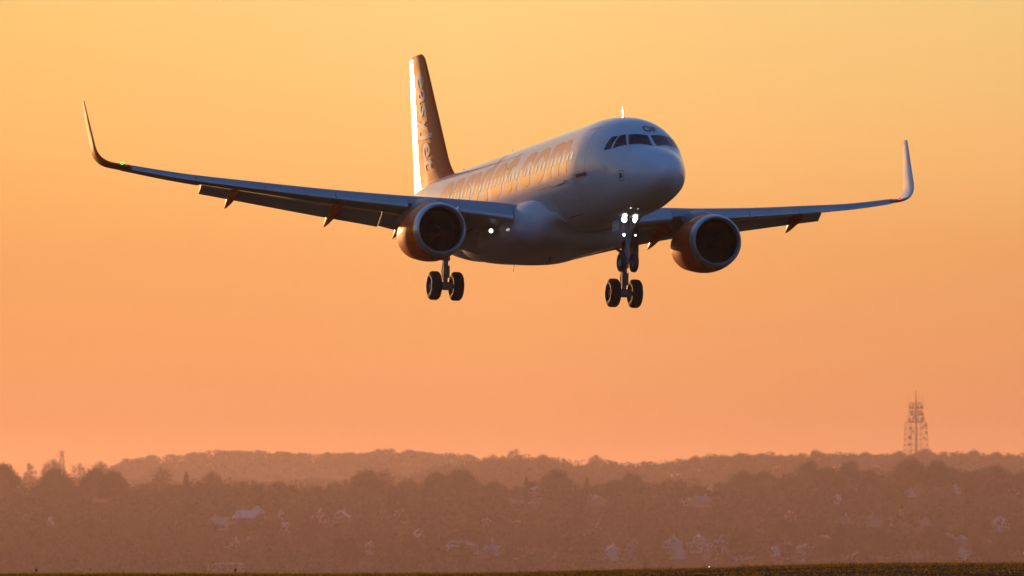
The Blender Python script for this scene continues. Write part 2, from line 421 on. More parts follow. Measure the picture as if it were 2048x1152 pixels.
# ---- engines
def make_engine(s):
    o = tuple(L(11.43, s * 5.75, -2.11))
    mb = MB(); mb.lathe([(.36,1.085),(.7,1.14),(1.1,1.17),(1.6,1.165),(2.2,1.11),(2.8,1.02),(3.25,.95),(3.27,.925),(2.6,.905),(1.6,.89),(1.2,.885)], o, 72)
    mb.lathe([(2.4,.66),(3.3,.62),(4.1,.48),(4.25,.44)], o, 40, mi=1); mb.lathe([(3.9,.33),(4.6,.22),(5.1,.03)], o, 24, mi=1, cap1=True)
    e = mb.build('engine', [M['orange'], M['steel']], plane, angle=40)
    mb = MB(); mb.lathe([(.362,1.088),(.2,1.06),(.08,1.025),(.02,.99),(0,.955),(.03,.92),(.10,.895),(.22,.874)], o, 72)
    mb.build('inlet_lip', M['lip'], e, angle=60)
    mb = MB(); mb.lathe([(.22,.874),(.5,.868),(1.3,.875)], o, 48)  # duct wall near black, its shade painted in
    mb.lathe([(1.28,.87),(1.29,.02)], o, 48)
    for k in range(36):
        an = 2*math.pi*k/36; R = []
        for j in range(5):
            r = lerp(.27, .862, j / 4); tw = rad(lerp(35, 62, j / 4)); hc = .085 + .03 * j / 4
            c, sn = math.cos(an), math.sin(an); tx, tz = -sn, c
            P = []
            for q in (-1, 1):
                dz = q * hc; P.append((o[0] + c*r + tx * dz * math.sin(tw), o[1] + 1.05 + dz * math.cos(tw), o[2] + sn*r + tz * dz * math.sin(tw)))
            R.append(P)
        mb.rings(R, closed=False, cap0=False, cap1=False, mi=1)
    mb.build('fan', [M['dark'], M['blade']], e, angle=50, fix=False)
    mb = MB(); mb.lathe([(.55,.006),(.60,.06),(.72,.14),(.88,.22),(1.05,.28)], o, 32, cap0=True, cap1=True); mb.build('spinner', M['blade'], e, angle=60)
    # pylon
    mb = MB(); y = s * 5.75; R = []
    for a, zt, zb, w in ((12.3,-1.02,-1.2,.03),(12.8,-.80,-1.3,.16),(13.6,-.66,-1.35,.20),(14.6,-.60,-1.3,.22),(15.6,-.75,-1.35,.22),(17.0,-1.0,-1.42,.16),(18.2,-1.15,-1.30,.03)):
        R.append([L(a, y + w * c, lerp(zb, zt, v)) for c, v in ((0,1),(.6,.97),(1,.85),(1,.1),(.6,0),(-.6,0),(-1,.1),(-1,.85),(-.6,.97))])
    mb.rings(R); mb.build('pylon', M['grey'], e, angle=50)
    # strake on the inboard side of the cowling
    mb = MB(); mb.rings([[L(12.4 + .9 * u, s * 5.75 + sy, -2.11 + sz) for sy, sz in ((-s * .86, .86), (-s * (.86 + .22 * math.sin(math.pi * u * .9)), .86 + .22 * math.sin(math.pi * u * .9)), (-s * .845, .875))] for u in (.02, .25, .5, .8, 1)])
    mb.build('strake', M['white'], e, smooth=False)
    return e
for s in (1, -1): make_engine(s)

# ---- fin, rudder, tailplane
FLE = [(1.2,28.2),(1.9,29.0),(2.15,29.75),(2.5,30.35),(3.0,30.9),(7.3,34.35),(7.7,34.72),(7.9,35.15)]
def fin_le(z): return smooth_tab(FLE, z) if z < 3 else tab(FLE, z)
def fin_te(z): return lerp(35.75, 37.0, (z - 1.5) / 6.4)
def fin_h(x):
    x = max(0.0, min(1.0, x))
    if x < .42: return .050 * math.sin(math.pi / 2 * (x / .42) ** .60)
    if x < .705: return .050 - .005 * ((x - .42) / .285) ** 1.6
    return .045 * (1 - (x - .705) / .295) + .002
def fin_y(a, z):
    le, te = fin_le(z), fin_te(z); x = (a - le) / (te - le)
    return fin_h(x) * (te - le)
def fin_ring(z, x0, x1, n=16):
    le, te = fin_le(z), fin_te(z); c = te - le
    xs = [x0 + (x1 - x0) * .5 * (1 - math.cos(math.pi * i / n)) for i in range(n + 1)]
    return [L(le + x * c, fin_h(x) * c, z) for x in reversed(xs)] + [L(le + x * c, -fin_h(x) * c, z) for x in (xs[1:] if x0 == 0 else xs)]
zs = [1.2, 1.5, 1.8, 2.0, 2.2, 2.4, 2.7, 3.0] + [3.0 + 4.3 * i / 20 for i in range(1, 21)] + [7.45, 7.6, 7.7, 7.8, 7.86, 7.9]
mb = MB(); mb.rings([fin_ring(z, 0, .70) for z in zs]); fin = mb.build('tail_fin', M['orange'], plane, angle=40)
def rudder_ring(z):
    le, te = fin_le(z), fin_te(z); c = te - le; h = fin_h(.70) * c; an = rad(-1.6)
    R = [(.705, h), (.85, h * .52), (1.0, .012), (1.0, -.012), (.85, -h * .52), (.705, -h)]
    return [L(le + x * c, y - (x - .705) * c * math.tan(an), z) for x, y in R]
mb = MB(); mb.rings([rudder_ring(z) for z in [1.62 + 6.15 * i / 20 for i in range(21)]]); mb.build('rudder', M['orange'], fin, angle=20)
def tail_fn(side):
    def fn(u, v):
        z = 7.0 - 4.35 * u; base = fin_le(z) + (fin_te(z) - fin_le(z)) * .53
        a = base - v
        return L(a, side * (fin_y(a, z) + .010), z)
    return fn
wrap_text('tail_lettering', 'easyJet', tail_fn(1), 1, 2.1, .06, .15, M['tail_letter'], fin, bold=.02)
for s in (1, -1):
    mb = MB(); R = []
    for i in range(13):
        y = .3 + 5.93 * i / 12; le = 31.6 + y * .62; c = lerp(3.6, 1.25, i / 12); z = .78 + y * .105
        R.append([L(le + x * c, s * y, z + q * c) for x, q in foil(0, 1, .10, 12, 0)])
    mb.rings(R); mb.build('tailplane', M['white'], plane, angle=40)

# ---- landing gear
def wheel(name, parent, a, y, z, R_, W, s):
    mb = MB(); h = W / 2
    prof = [(-h*.55,R_*.46),(-h*.92,R_*.55),(-h,R_*.72),(-h*.93,R_*.88),(-h*.70,R_*.97),(-h*.3,R_),(h*.3,R_),(h*.70,R_*.97),(h*.93,R_*.88),(h,R_*.72),(h*.92,R_*.55),(h*.55,R_*.46)]
    mb.lathe(prof, (0, 0, 0), 40, 'X')
    for q in (-1, 1):
        mb.lathe([(q*h*.56,R_*.46),(q*h*.72,R_*.42),(q*h*.45,R_*.36),(q*h*.30,R_*.18),(q*h*.62,R_*.15),(q*h*.66,.01)], (0,0,0), 28, 'X', mi=1)
    for d in (-.45, -.15, .15, .45): mb.lathe([(h*d-.012, R_*1.0), (h*d, R_*1.006), (h*d+.012, R_*1.0)], (0,0,0), 40, 'X')
    o = mb.build(name, [M['tyre'], M['rim']], parent, angle=45); o.location = L(a, y, z); return o
def make_main(s):
    y, a, z = s * 3.795, 17.71, -3.77
    mb = MB()
    mb.tube([L(a - .15, y, -.9), L(a - .05, y, -2.75)], [.16, .15], 16)
    mb.tube([L(a - .05, y, -2.7), L(a, y, z + .02)], [.105, .10], 16)
    mb.tube([L(a, y - .62, z), L(a, y + .62, z)], .085, 14)
    mb.lathe([(-.2,.17),(.2,.17)], tuple(L(a, y, z)), 16, 'X', cap0=True, cap1=True)
    mb.tube([L(a, y, -2.2), L(a - .1, y - s * 1.5, -1.1)], .07, 10)
    mb.tube([L(a + .18, y, -2.6), L(a + .42, y, -3.15), L(a + .14, y, z + .1)], .05, 8)
    mb.tube([L(a - .18, y + .03, -1.6), L(a - .2, y + .03, -3.5)], .02, 6)
    mb.tube([L(a, y, -2.72), L(a, y, -2.58)], .19, 14)
    mb.box(tuple(L(a - .12, y - .1, -3.2)), (.08, .1, .5))
    g = mb.build('main_gear', M['steel'], plane, angle=40)
    for d in (-.465, .465): wheel('wheel', g, a, y + d, z, .585, .43, s)
    mb = MB(); R = []
    for i in range(6):
        zz = lerp(-1.05, -2.5, i / 5); R.append([L(a + da, y + s * (.42 - .13 * (da + .45) + .02 * math.sin(i)), zz) for da in (-.45, .5)] + [L(a + da, y + s * (.47 - .13 * (da + .45)), zz) for da in (.5, -.45)])
    mb.rings(R); mb.build('gear_door', M['grey'], g, smooth=False)
for s in (1, -1): make_main(s)

mb = MB(); a, z = 5.07, -3.78
mb.tube([L(a - .05, 0, -1.8), L(a, 0, -2.95)], [.11, .10], 14); mb.tube([L(a, 0, -2.9), L(a, 0, z)], .065, 12)
mb.tube([L(a, -.30, z), L(a, .30, z)], .055, 10)
mb.tube([L(a - .05, .0, -2.75), L(a - 1.0, .30, -1.9)], .05, 8); mb.tube([L(a - .05, 0, -2.75), L(a - 1.0, -.30, -1.9)], .05, 8)
mb.tube([L(a + .12, 0, -2.85), L(a + .30, 0, -3.25), L(a + .10, 0, z + .08)], .035, 8)
mb.tube([L(a - .1, -.24, -2.72), L(a - .1, .24, -2.72)], .03, 8); mb.tube([L(a - .1, -.26, -2.18), L(a - .1, .26, -2.18)], .035, 8)
nose_gear = mb.build('nose_gear', M['steel'], plane, angle=40)
for d in (-.255, .255): wheel('wheel', nose_gear, a, d, z, .38, .21, 1)
for s in (1, -1):
    mb = MB(); R = []
    for i in range(6):
        aa = a + .35 + .9 * i / 5
        R.append([L(aa, s * (.22 + w), zz) for w, zz in ((0, -1.98), (.03, -1.98), (.06, -2.5), (.03, -2.5))])
    mb.rings(R); mb.build('gear_door', M['belly'], nose_gear, smooth=False)
def lamp(name, parent, a, y, z, r, m):
    mb = MB(); mb.lathe([(0, r * .98), (.02, r), (.06, r * .95), (.16, r * .45)], tuple(L(a, y, z)), 20, cap1=True, mi=0)
    mb.lathe([(-.012, .004), (-.010, r * .6), (.002, r * .97)], tuple(L(a, y, z)), 20, mi=1, cap0=True)
    return mb.build(name, [M['steel'], M[m]], parent, fix=False)
for y, zz, r, m in ((.235,-2.13,.12,'lamp'),(-.225,-2.13,.12,'lamp'),(.215,-1.98,.07,'lamp'),(-.225,-1.96,.075,'lamp'),(.235,-2.73,.06,'lamp'),(-.235,-2.73,.045,'lampdim')):
    lamp('landing_light', nose_gear, a - .22, y, zz, r, m)

lamp('landing_light', plane, 15.0, 2.68, -1.73, .095, 'winglamp'); lamp('landing_light', plane, 15.0, -2.68, -1.73, .095, 'winglamp')

# ------------------------------------------------------------------ terrain
K = 2.4                            # the hillside stands about 5 km away
def px_x(px, d): return (px - 1024) / FPX * d
def px_z(py, d): return EYE + (1130 - py) / FPX * d
CREST = [(0,1003),(140,1006),(300,1010),(430,1010),(560,1008),(650,1012),(760,1004),(900,1004),(1000,1002),(1200,1005),(1300,1002),(1450,1004),(1560,992),(1640,984),(1800,986),(1900,980),(2048,978)]
RIDGE = [(-400,1000),(0,985),(300,985),(600,985),(850,970),(960,950),(1030,940),(1100,950),(1150,955),(1250,957),(1350,955),(1400,943),(1500,938),(1650,938),(1800,936),(1900,936),(2048,938)]
FAR = [(-400,980),(0,972),(150,966),(215,952),(262,931),(330,923),(420,917),(500,915),(570,921),(650,921),(720,916),(780,911),(860,916),(930,923),(1000,938),(1100,950),(1300,950),(2048,950)]
def nz(x, y, s, k=0): return noise.noise(Vector((x / s, y / s, k)))
def H(x, d):
    if d < 420:
        g = lerp(0, 1, ease(max(0, min(1, (d - 60) / 230))))
        top = lerp(1.33, 1.78, ease(max(0, min(1, (x + 4) / 22)))) + .05 * nz(x, d, 6, 1) + .03 * nz(x, d, 1.7, 2)
        z = g * top
        if d > 325: z -= (d - 325) ** 2 * .0009
        return z
    nodes = [(420, -6.5), (1100, -60), (1250 * K, -26 * K), (2200 * K, px_z(tab(CREST, x / (2200 * K) * FPX + 1024), 2200 * K)), (2650 * K, 2 * K), (3300 * K, px_z(tab(RIDGE, x / (3300 * K) * FPX + 1024) - 1, 3300 * K)), (3600 * K, 8 * K),
             (4000 * K, px_z(tab(FAR, x / (4000 * K) * FPX + 1024) + 4, 4000 * K)), (4700 * K, 20 * K), (9000 * K, -10 * K)]
    for (d0, z0), (d1, z1) in zip(nodes, nodes[1:]):
        if d <= d1:
            t = (d - d0) / (d1 - d0); t = t if d1 == 2200 * K else ease(t)
            return lerp(z0, z1, t) + (1.6 * K * nz(x, d, 90 * K, 4) if d > 2500 else 0)
    return -10
def sheet(name, ds, xs, m):
    mb = MB(); n = len(xs)
    mb.add([(x, d, H(x, d)) for d in ds for x in xs], [(i*n+j, i*n+j+1, (i+1)*n+j+1, (i+1)*n+j) for i in range(len(ds)-1) for j in range(n-1)])
    o = mb.build(name, m, angle=80, fix=False); o['kind'] = 'structure'; return o
def ground_mat(name, c0, c1, scale):
    m = mat(name, c0, 1.0, spec=0.0, var=0.0); nt = m.node_tree; b = nt.nodes['Principled BSDF']
    tc = nt.nodes.new('ShaderNodeTexCoord'); z = nt.nodes.new('ShaderNodeTexNoise'); z.inputs['Scale'].default_value = scale; z.inputs['Detail'].default_value = 8
    r = nt.nodes.new('ShaderNodeValToRGB'); set_ramp(r, [(0.38, c0), (0.62, c1)])
    nt.links.new(tc.outputs['Object'], z.inputs[0]); nt.links.new(z.outputs[0], r.inputs[0]); nt.links.new(r.outputs[0], b.inputs['Base Color']); return m
grass_m = ground_mat('dry_grass', (0.050, 0.041, 0.022), (0.095, 0.070, 0.034), 0.35)
hill_m = ground_mat('hill_ground', (0.045, 0.042, 0.025), (0.085, 0.07, 0.04), 0.02)
xs_near = [-4800, -2000, -900, -400, -150, -60] + [-34 + .5 * i for i in range(137)] + [60, 150, 400, 900, 2000, 4800]
sheet('grass_field', [-4000, -1500, -400, -100, 0, 40, 80, 120, 150, 180, 200, 220] + [230 + 2 * i for i in range(60)] + [360, 380, 400, 420], xs_near, grass_m)
xs_far = [x * K for x in [-2000, -1400, -900, -600] + [-440 + 8 * i for i in range(111)] + [600, 900, 1400, 2000]]
sheet('hillside', [420, 500, 600, 800, 1100, 1600, 2200, 2600] + [d * K for d in [1250] + [1300 + 50 * i for i in range(19)] + [2220, 2260, 2350, 2500, 2650, 2800, 2950, 3050, 3150, 3230, 3300, 3370, 3450, 3600, 3700, 3800, 3900, 3960, 4000, 4060, 4200, 4400, 4700, 5600, 6500]], xs_far, hill_m)

# grass blades standing on the crest of the airfield
blade_m = [mat('grass_blade_olive', (0.14, 0.09, 0.008), 1.0, spec=0.0), mat('grass_blade_straw', (0.24, 0.13, 0.010), 1.0, spec=0.0), mat('grass_blade_dark', (0.08, 0.048, 0.004), 1.0, spec=0.0)]
for m in blade_m:                        # thin leaves let the low sun through
    nt = m.node_tree; tl = nt.nodes.new('ShaderNodeBsdfTranslucent'); mx = nt.nodes.new('ShaderNodeMixShader'); mx.inputs[0].default_value = .45
    tl.inputs[0].default_value = nt.nodes['Principled BSDF'].inputs['Base Color'].default_value
    nt.links.new(nt.nodes['Principled BSDF'].outputs[0], mx.inputs[1]); nt.links.new(tl.outputs[0], mx.inputs[2]); nt.links.new(mx.outputs[0], nt.nodes['Material Output'].inputs['Surface'])
mb = MB(); rg = random.Random(3)
for i in range(34000):
    d = rg.uniform(225, 330); x = rg.uniform(-26, 26) * d / 330
    h = (rg.uniform(.04, .10) if d > 300 else rg.uniform(.02, .06)) * (1 + .9 * max(0, nz(x, d, 3.0, 9))) * (2.0 if rg.random() < .012 else 1); w = rg.uniform(.012, .035); z = H(x, d) - .01
    lx, ly = rg.uniform(-.05, .05), rg.uniform(-.05, .05)
    mb.add([(x - w, d, z), (x + w, d, z), (x + lx + w * .6, d + ly, z + h * .7), (x + lx * 1.6, d + ly * 1.6, z + h)], [(0, 1, 2, 3)], rg.choices((0, 1, 2), (5, 3, 2))[0])
gr = mb.build('grass_tufts', blade_m, smooth=False, fix=False); gr['kind'] = 'stuff'

# ------------------------------------------------------------------ trees
bark = mat('bark', (0.06, 0.045, 0.035), 0.9)
leafs = {'bare': [mat('bare_twigs', (0.045, 0.034, 0.026), 0.95, spec=.1), mat('bare_twigs_pale', (0.055, 0.042, 0.032), 0.9)],
         'green': [mat('evergreen_leaf', (0.030, 0.034, 0.020), 0.95, spec=.1), mat('evergreen_leaf_light', (0.042, 0.044, 0.026), 0.95, spec=.1)]}
def tree_meshes(kind, seed, h, r, nclump, per, leaf, tw=.22, base=.25, mode='dome'):
    """returns (trunk MB, crown MB), base at the origin"""
    g = random.Random(seed); tr = MB(); cr = MB()
    tr.tube([(0, 0, -.6), (g.uniform(-.1, .1), 0, h * .3), (g.uniform(-.3, .3), g.uniform(-.3, .3), h * .72)], [tw, tw * .75, tw * .2], 7)
    centres = []
    for i in range(nclump):
        if mode == 'cone':
            t = g.random() ** .7; z = h * (base + (1 - base) * t); q = r * (1 - t) * g.uniform(.3, 1) + .1; a = g.uniform(0, 6.283)
            c = Vector((q * math.cos(a), q * math.sin(a), z)); cs = .16 * h * (1.15 - t)
        else:
            u = g.uniform(-.35, 1); a = g.uniform(0, 6.283); q = math.sqrt(max(0, 1 - u * u)) * g.uniform(.55, 1.0)
            c = Vector((r * q * math.cos(a), r * q * math.sin(a), h * base + h * (1 - base) * (.32 + .60 * u * g.uniform(.75, 1.05)))); cs = r * g.uniform(.22, .40)
        centres.append((c, cs))
    for c, cs in centres:
        if mode != 'cone':
            s0 = Vector((0, 0, h * g.uniform(.28, .62))); mid = (s0 + c) * .5 + Vector((0, 0, -.05 * h))
            tr.tube([s0, mid, c], [tw * .32, tw * .2, tw * .06], 4)
        for k in range(per):
            d = Vector((g.gauss(0, 1), g.gauss(0, 1), g.gauss(0, .8))); d = d.normalized() * cs * g.random() ** .45
            p = c + d; n = ((c - Vector((0, 0, h * .55))).normalized() * .8 + d.normalized() * .6 + Vector((g.uniform(-1, 1), g.uniform(-1, 1), g.uniform(-1, 1))) * .45).normalized(); t1 = n.orthogonal().normalized(); t2 = n.cross(t1)
            l = leaf * g.uniform(.6, 1.3); w = l * (.22 if kind == 'bare' else .62)
            cr.add([p - t1 * l, p - t2 * w, p + t1 * l, p + t2 * w], [(0, 1, 2, 3)], 1 if g.random() < .35 else 0)
    return tr, cr
PROTO = {}
def proto(key, *a, **k):
    tr, cr = tree_meshes(*a, **k); PROTO[key] = (tr, cr, a[0])
proto('round', 'green', 1, 10.5, 4.6, 80, 52, .30)
proto('broad', 'green', 2, 9.5, 5.6, 90, 52, .31)
proto('tall', 'green', 3, 12.5, 4.0, 60, 38, .30)
proto('bare_round', 'bare', 4, 11, 4.6, 64, 36, .42)
proto('bare_loose', 'bare', 5, 12, 4.2, 40, 32, .42)
proto('bare_tall', 'bare', 6, 14, 3.2, 44, 34, .42)
proto('conical', 'green', 7, 11, 2.8, 60, 34, .28, mode='cone', base=.08)
proto('bush', 'green', 8, 6, 3.6, 40, 34, .28, base=.05)
TREES = {}
def tree(key, name, x, d, sc, label, group=None, rz=0.0, sz=1.0):
    """thing > trunk, crown; copies share the mesh data"""
    r = bpy.data.objects.new(name, None); COL.objects.link(r)
    if key not in TREES:
        tr, cr, kind = PROTO[key]
        TREES[key] = (tr.build('trunk', bark, r, smooth=False, fix=False), cr.build('crown', leafs[kind], r, smooth=False, fix=False))
    else:
        for src in TREES[key]:
            c = src.copy(); COL.objects.link(c); c.parent = r
    r.location = (x, d, H(x, d) - .2); r.rotation_euler = (0, 0, rz); r.scale = (sc, sc, sc * sz)
    return tag(r, label, 'tree', group)

occupied = []          # (px, py, half width, distance) kept clear of trees standing in front
# ------------------------------------------------------------------ houses on the slope
HM = {'white': mat('white_render_wall', (0.33, 0.305, 0.295), .85, var=.05, vscale=2), 'cream': mat('cream_wall', (0.17, 0.13, 0.11), .85, var=.06, vscale=2), 'brick': mat('brick_wall', (0.28, 0.15, 0.11), .85, var=.12, vscale=3),
      'slate': mat('slate_roof', (0.17, 0.16, 0.16), .7, var=.15, vscale=3), 'tile': mat('tile_roof', (0.17, 0.085, 0.06), .75, var=.15, vscale=3), 'bright': mat('pale_sheet_roof', (0.34, 0.32, 0.33), .7, var=.05, vscale=2), 'win': mat('house_window', (.03, .03, .035), .1)}
def slope_d(px, py):
    """distance at which the hillside itself stands at picture height py"""
    lo, hi = 1300 * K, 2200 * K
    for _ in range(24):
        m = (lo + hi) / 2
        if 1130 - (H(px_x(px, m), m) - EYE) / m * FPX > py: lo = m
        else: hi = m
    return lo
def house(px, py, d, w, dp, h, rz, wall, roof, label, pitch=38, name='house', flat=False, group=None):
    g = K * (.60 if group else .66); d = slope_d(px, py); h = min(h, 3.2); w *= g; dp *= g; h *= g
    x = px_x(px, d); r = bpy.data.objects.new(name, None); COL.objects.link(r)
    zt = px_z(py, d)                                       # py = the foot of its wall
    r.location = (x, d, max(H(x, d), zt) if False else zt); r.rotation_euler = (0, 0, rad(rz)); tag(r, label, 'house' if name == 'house' else name.replace('_', ' '), group)
    base = -6.0 * K
    mb = MB(); rh = 0.8 if flat else math.tan(rad(pitch)) * w / 2
    mb.add([(-w/2, -dp/2, base), (w/2, -dp/2, base), (w/2, dp/2, base), (-w/2, dp/2, base), (-w/2, -dp/2, h), (w/2, -dp/2, h), (w/2, dp/2, h), (-w/2, dp/2, h)] + ([] if flat else [(0, -dp/2, h + rh), (0, dp/2, h + rh)]),
           [(0,1,5,4),(1,2,6,5),(2,3,7,6),(3,0,4,7)] + ([(4,5,6,7)] if flat else [(4,5,8),(6,7,9)]))
    wl_ = mb.build('wall', HM[wall], r, smooth=False)
    mb = MB()
    if flat: mb.box((0, 0, h + .2), (w + 1, dp + 1, .9))
    else:
        for sx in (1, -1):
            e = sx * (w/2 + .35); ez = h - .35 * math.tan(rad(pitch))
            a = [(0, -dp/2 - .3, h + rh + .02), (e, -dp/2 - .3, ez + .02), (e, dp/2 + .3, ez + .02), (0, dp/2 + .3, h + rh + .02)]
            mb.add(a + [(p[0], p[1], p[2] + .22) for p in a], [(0,1,2,3),(4,7,6,5),(0,4,5,1),(1,5,6,2),(2,6,7,3),(3,7,4,0)])
    rf = mb.build('roof', HM[roof], r, smooth=False)
    if not flat and w > 8:
        mb = MB(); mb.box((.6, dp * .28, h + rh + .3), (1.1, 1.5, 2.6)); mb.build('chimney', HM['brick'], rf, smooth=False)
    occupied.append((px, py - h / d * FPX * .6, w / 2 / d * FPX, d, 2 if group else 0)); return r
HOUSES = [
 # px, foot py, d, w, depth, h, rz, wall, roof, label
 (684, 1046, 1960, 6.5, 9, 2.6, -12, 'cream', 'bright', 'house with a large pale gable roof, highest and brightest of the left hillside'),
 (640, 1050, 1975, 9, 7, 2.6, 4, 'cream', 'slate', 'low cream house joined beside the big pale gable'),
 (497, 1050, 1950, 8, 12, 3.0, 55, 'cream', 'bright', 'house with a long slanting pale roof on the left hillside'),
 (515, 1034, 2010, 6, 7, 2.5, 0, 'white', 'bright', 'small white house just above the long slanting pale roof'),
 (440, 1062, 1930, 7, 8, 3.0, 70, 'brick', 'slate', 'brick house with a dull grey roof, lower neighbour of the long slanting roof'),
 (498, 1084, 1880, 3.0, 5, 3.0, 8, 'white', 'slate', 'tiny white house standing alone among trees under the slanting roofs'),
 (102, 1048, 1950, 2.6, 5, 2.2, 0, 'white', 'slate', 'lone small white house in the dark wood of the far left hillside'),
 (470, 1102, 1840, 8, 7, 1.4, 0, 'brick', 'slate', 'wide low house with a thin pale roof line on the lower left slope'),
 (572, 1064, 1930, 4.5, 5, 2, 30, 'brick', 'bright', 'little house with a bright tilted roof, left of the big pale gable'),
 (562, 1037, 2000, 3, 5, 3, 0, 'white', 'slate', 'narrow white house between the slanting roof and the big pale gable'),
 (742, 1108, 1830, 4.0, 7, 3.2, 6, 'cream', 'slate', 'narrow pale house alone on the lower slope below the big gable'),
 (799, 1046, 1970, 6, 8, 2.4, -25, 'brick', 'slate', 'dim slate roofed house half hidden in trees at mid slope'),
 (838, 1074, 1900, 3.6, 5, 1.8, 10, 'white', 'bright', 'small bright roofed house between dark trees at the middle of the slope'),
 (918, 1110, 1830, 5.5, 9, 3.2, 40, 'white', 'bright', 'white house with the brightest steep roof at the left end of the lower terrace'),
 (945, 1108, 1840, 4.5, 6, 3.0, 0, 'white', 'tile', 'white house touching the bright steep roof at the terrace end'),
 (983, 1110, 1835, 7.5, 6, 4.0, 0, 'white', 'tile', 'white double fronted house, second from the bright steep roof on the terrace'),
 (1032, 1118, 1815, 6.5, 7, 5.5, 5, 'white', 'tile', 'pale house at the right end of the lower terrace'),
 (1058, 1112, 1830, 4, 6, 4.2, 0, 'cream', 'tile', 'narrow cream house just right of the pale terrace end'),
 (1068, 989, 2150, 5, 7, 1.6, 35, 'white', 'bright', 'small house with a glinting tilted roof near the hilltop trees'),
 (1036, 1004, 2120, 7, 6, 2.0, 0, 'cream', 'tile', 'wide cream house just below the hilltop with the glinting roof'),
 (1180, 1000, 2130, 2.6, 6, 1.8, 0, 'white', 'bright', 'house with a sharp narrow white gable near the hilltop'),
 (1193, 1012, 2110, 6, 7, 2.2, 20, 'cream', 'slate', 'broad dull house under the sharp white gable'),
 (1372, 1012, 2110, 5.2, 8, 2.0, -18, 'white', 'bright', 'house with the brightest glinting gable on the upper right slope'),
 (1402, 1014, 2105, 6.5, 9, 2.2, -40, 'brick', 'slate', 'long slate roofed house beside the glinting gable'),
 (1418, 990, 2150, 3, 5, 2.2, 0, 'white', 'slate', 'tiny white house on the hilltop above the long slate roof'),
 (1226, 1120, 1800, 6, 7, 5, 10, 'white', 'slate', 'white gabled house alone on the lower middle slope'),
 (1262, 1120, 1805, 9, 7, 3.6, 0, 'cream', 'slate', 'wide grey house next to the lone white gable of the lower slope'),
 (1340, 1118, 1808, 11, 7, 3.2, 0, 'white', 'slate', 'long row house with pale front, left one of the lower right row'),
 (1346, 1102, 1850, 7, 7, 4, 0, 'white', 'slate', 'pale house standing behind the long row house of the lower slope'),
 (1398, 1104, 1840, 8, 7, 3.4, 12, 'white', 'bright', 'pale roofed house in the middle of the lower right row'),
 (1440, 1108, 1835, 8, 7, 3.6, -8, 'white', 'slate', 'white house at the right end of the lower right row'),
 (1488, 1122, 1795, 6, 6, 3, 30, 'white', 'bright', 'small house with a blue white roof low above the grass'),
 (1548, 1112, 1815, 3.4, 5, 2, 20, 'white', 'bright', 'very small bright house low on the right slope, left of the long pale roof'),
 (1603, 1124, 1790, 3.2, 6, 5, 0, 'white', 'bright', 'narrow white house beside the end of the long pale roof'),
 (1675, 1008, 2100, 3.2, 6, 3.0, 0, 'white', 'bright', 'narrow bright house alone in the upper right wood'),
 (1580, 1040, 1980, 5, 6, 2.0, 0, 'cream', 'slate', 'faint cream house left below the narrow bright house'),
 (1820, 995, 2130, 6, 6, 2, 0, 'white', 'slate', 'pale house high on the slope under the mast'),
 (1912, 986, 2150, 4, 6, 2.4, 0, 'white', 'slate', 'small white house high on the slope, right of the mast'),
 (1800, 1052, 1955, 10, 7, 2.4, 0, 'cream', 'slate', 'long cream house at mid slope under the mast'),
 (1852, 1060, 1935, 4.5, 6, 4, 0, 'cream', 'slate', 'cream house at the right end of the mid slope row'),
 (1745, 1054, 1950, 6, 6, 2.5, 8, 'cream', 'slate', 'cream house at the left end of the mid slope row'),
 (1690, 1056, 1945, 7, 6, 2.5, -5, 'cream', 'slate', 'grey roofed house alone left of the mid slope row'),
 (2000, 1062, 1935, 6, 6, 4, 15, 'white', 'slate', 'pale house near the right edge at mid slope'),
 (1925, 1120, 1805, 4, 6, 5, 0, 'white', 'slate', 'narrow pale house low on the right slope'),
 (1955, 1112, 1825, 4.5, 6, 4, 10, 'white', 'bright', 'bright roofed house low on the right slope, left of two more'),
 (1990, 1110, 1830, 4.5, 6, 4.5, -10, 'white', 'slate', 'white house low on the right slope between two neighbours'),
 (2032, 1112, 1825, 6, 6, 3.5, 0, 'white', 'slate', 'last white house low on the slope at the right edge'),
 (1992, 1122, 1798, 5, 6, 3, 0, 'white', 'bright', 'lowest bright roofed house just above the grass on the right'),
 (2038, 990, 2140, 5, 8, 3, 40, 'cream', 'bright', 'house with a tilted pale roof high at the right edge'),
]
for (px, py, d, w, dp, h, rz, wm, rm, lb) in HOUSES: house(px, py, d, w, dp, h, rz, wm, rm, lb)
rh = random.Random(17)
for i in range(64):                      # the hazy rows low on the slope: pale flecks nobody could tell apart
    low = i < 46
    px = rh.uniform(1190, 2060) if low else rh.uniform(860, 1200); py = rh.uniform(1086, 1122) if low else rh.uniform(1050, 1120)
    house(px, py, 1790 + (1122 - py) * 1.9, rh.uniform(2.4, 5.0), rh.uniform(4, 7), rh.uniform(1.4, 2.8), rh.uniform(-30, 30), rh.choice(('white', 'cream', 'cream')), rh.choice(('slate', 'bright', 'tile')), 'tiny pale house in the hazy rows low on the slope', group='tiny houses in the hazy rows')
house(1662, 1120, 1800, 12.5, 8, 1.6, 0, 'brick', 'bright', 'long low shed with a thin bright pale roof above the grass', flat=True, name='shed')
house(1795, 1118, 1805, 18, 8, 2.0, 0, 'brick', 'slate', 'longest low shed with a dull grey roof right of the bright roofed shed', flat=True, name='shed')
house(452, 1142, 1770, 13, 8, 2.6, 0, 'brick', 'bright', 'shed with a bluish pale roof just above the grass behind the marker', flat=True, name='shed')

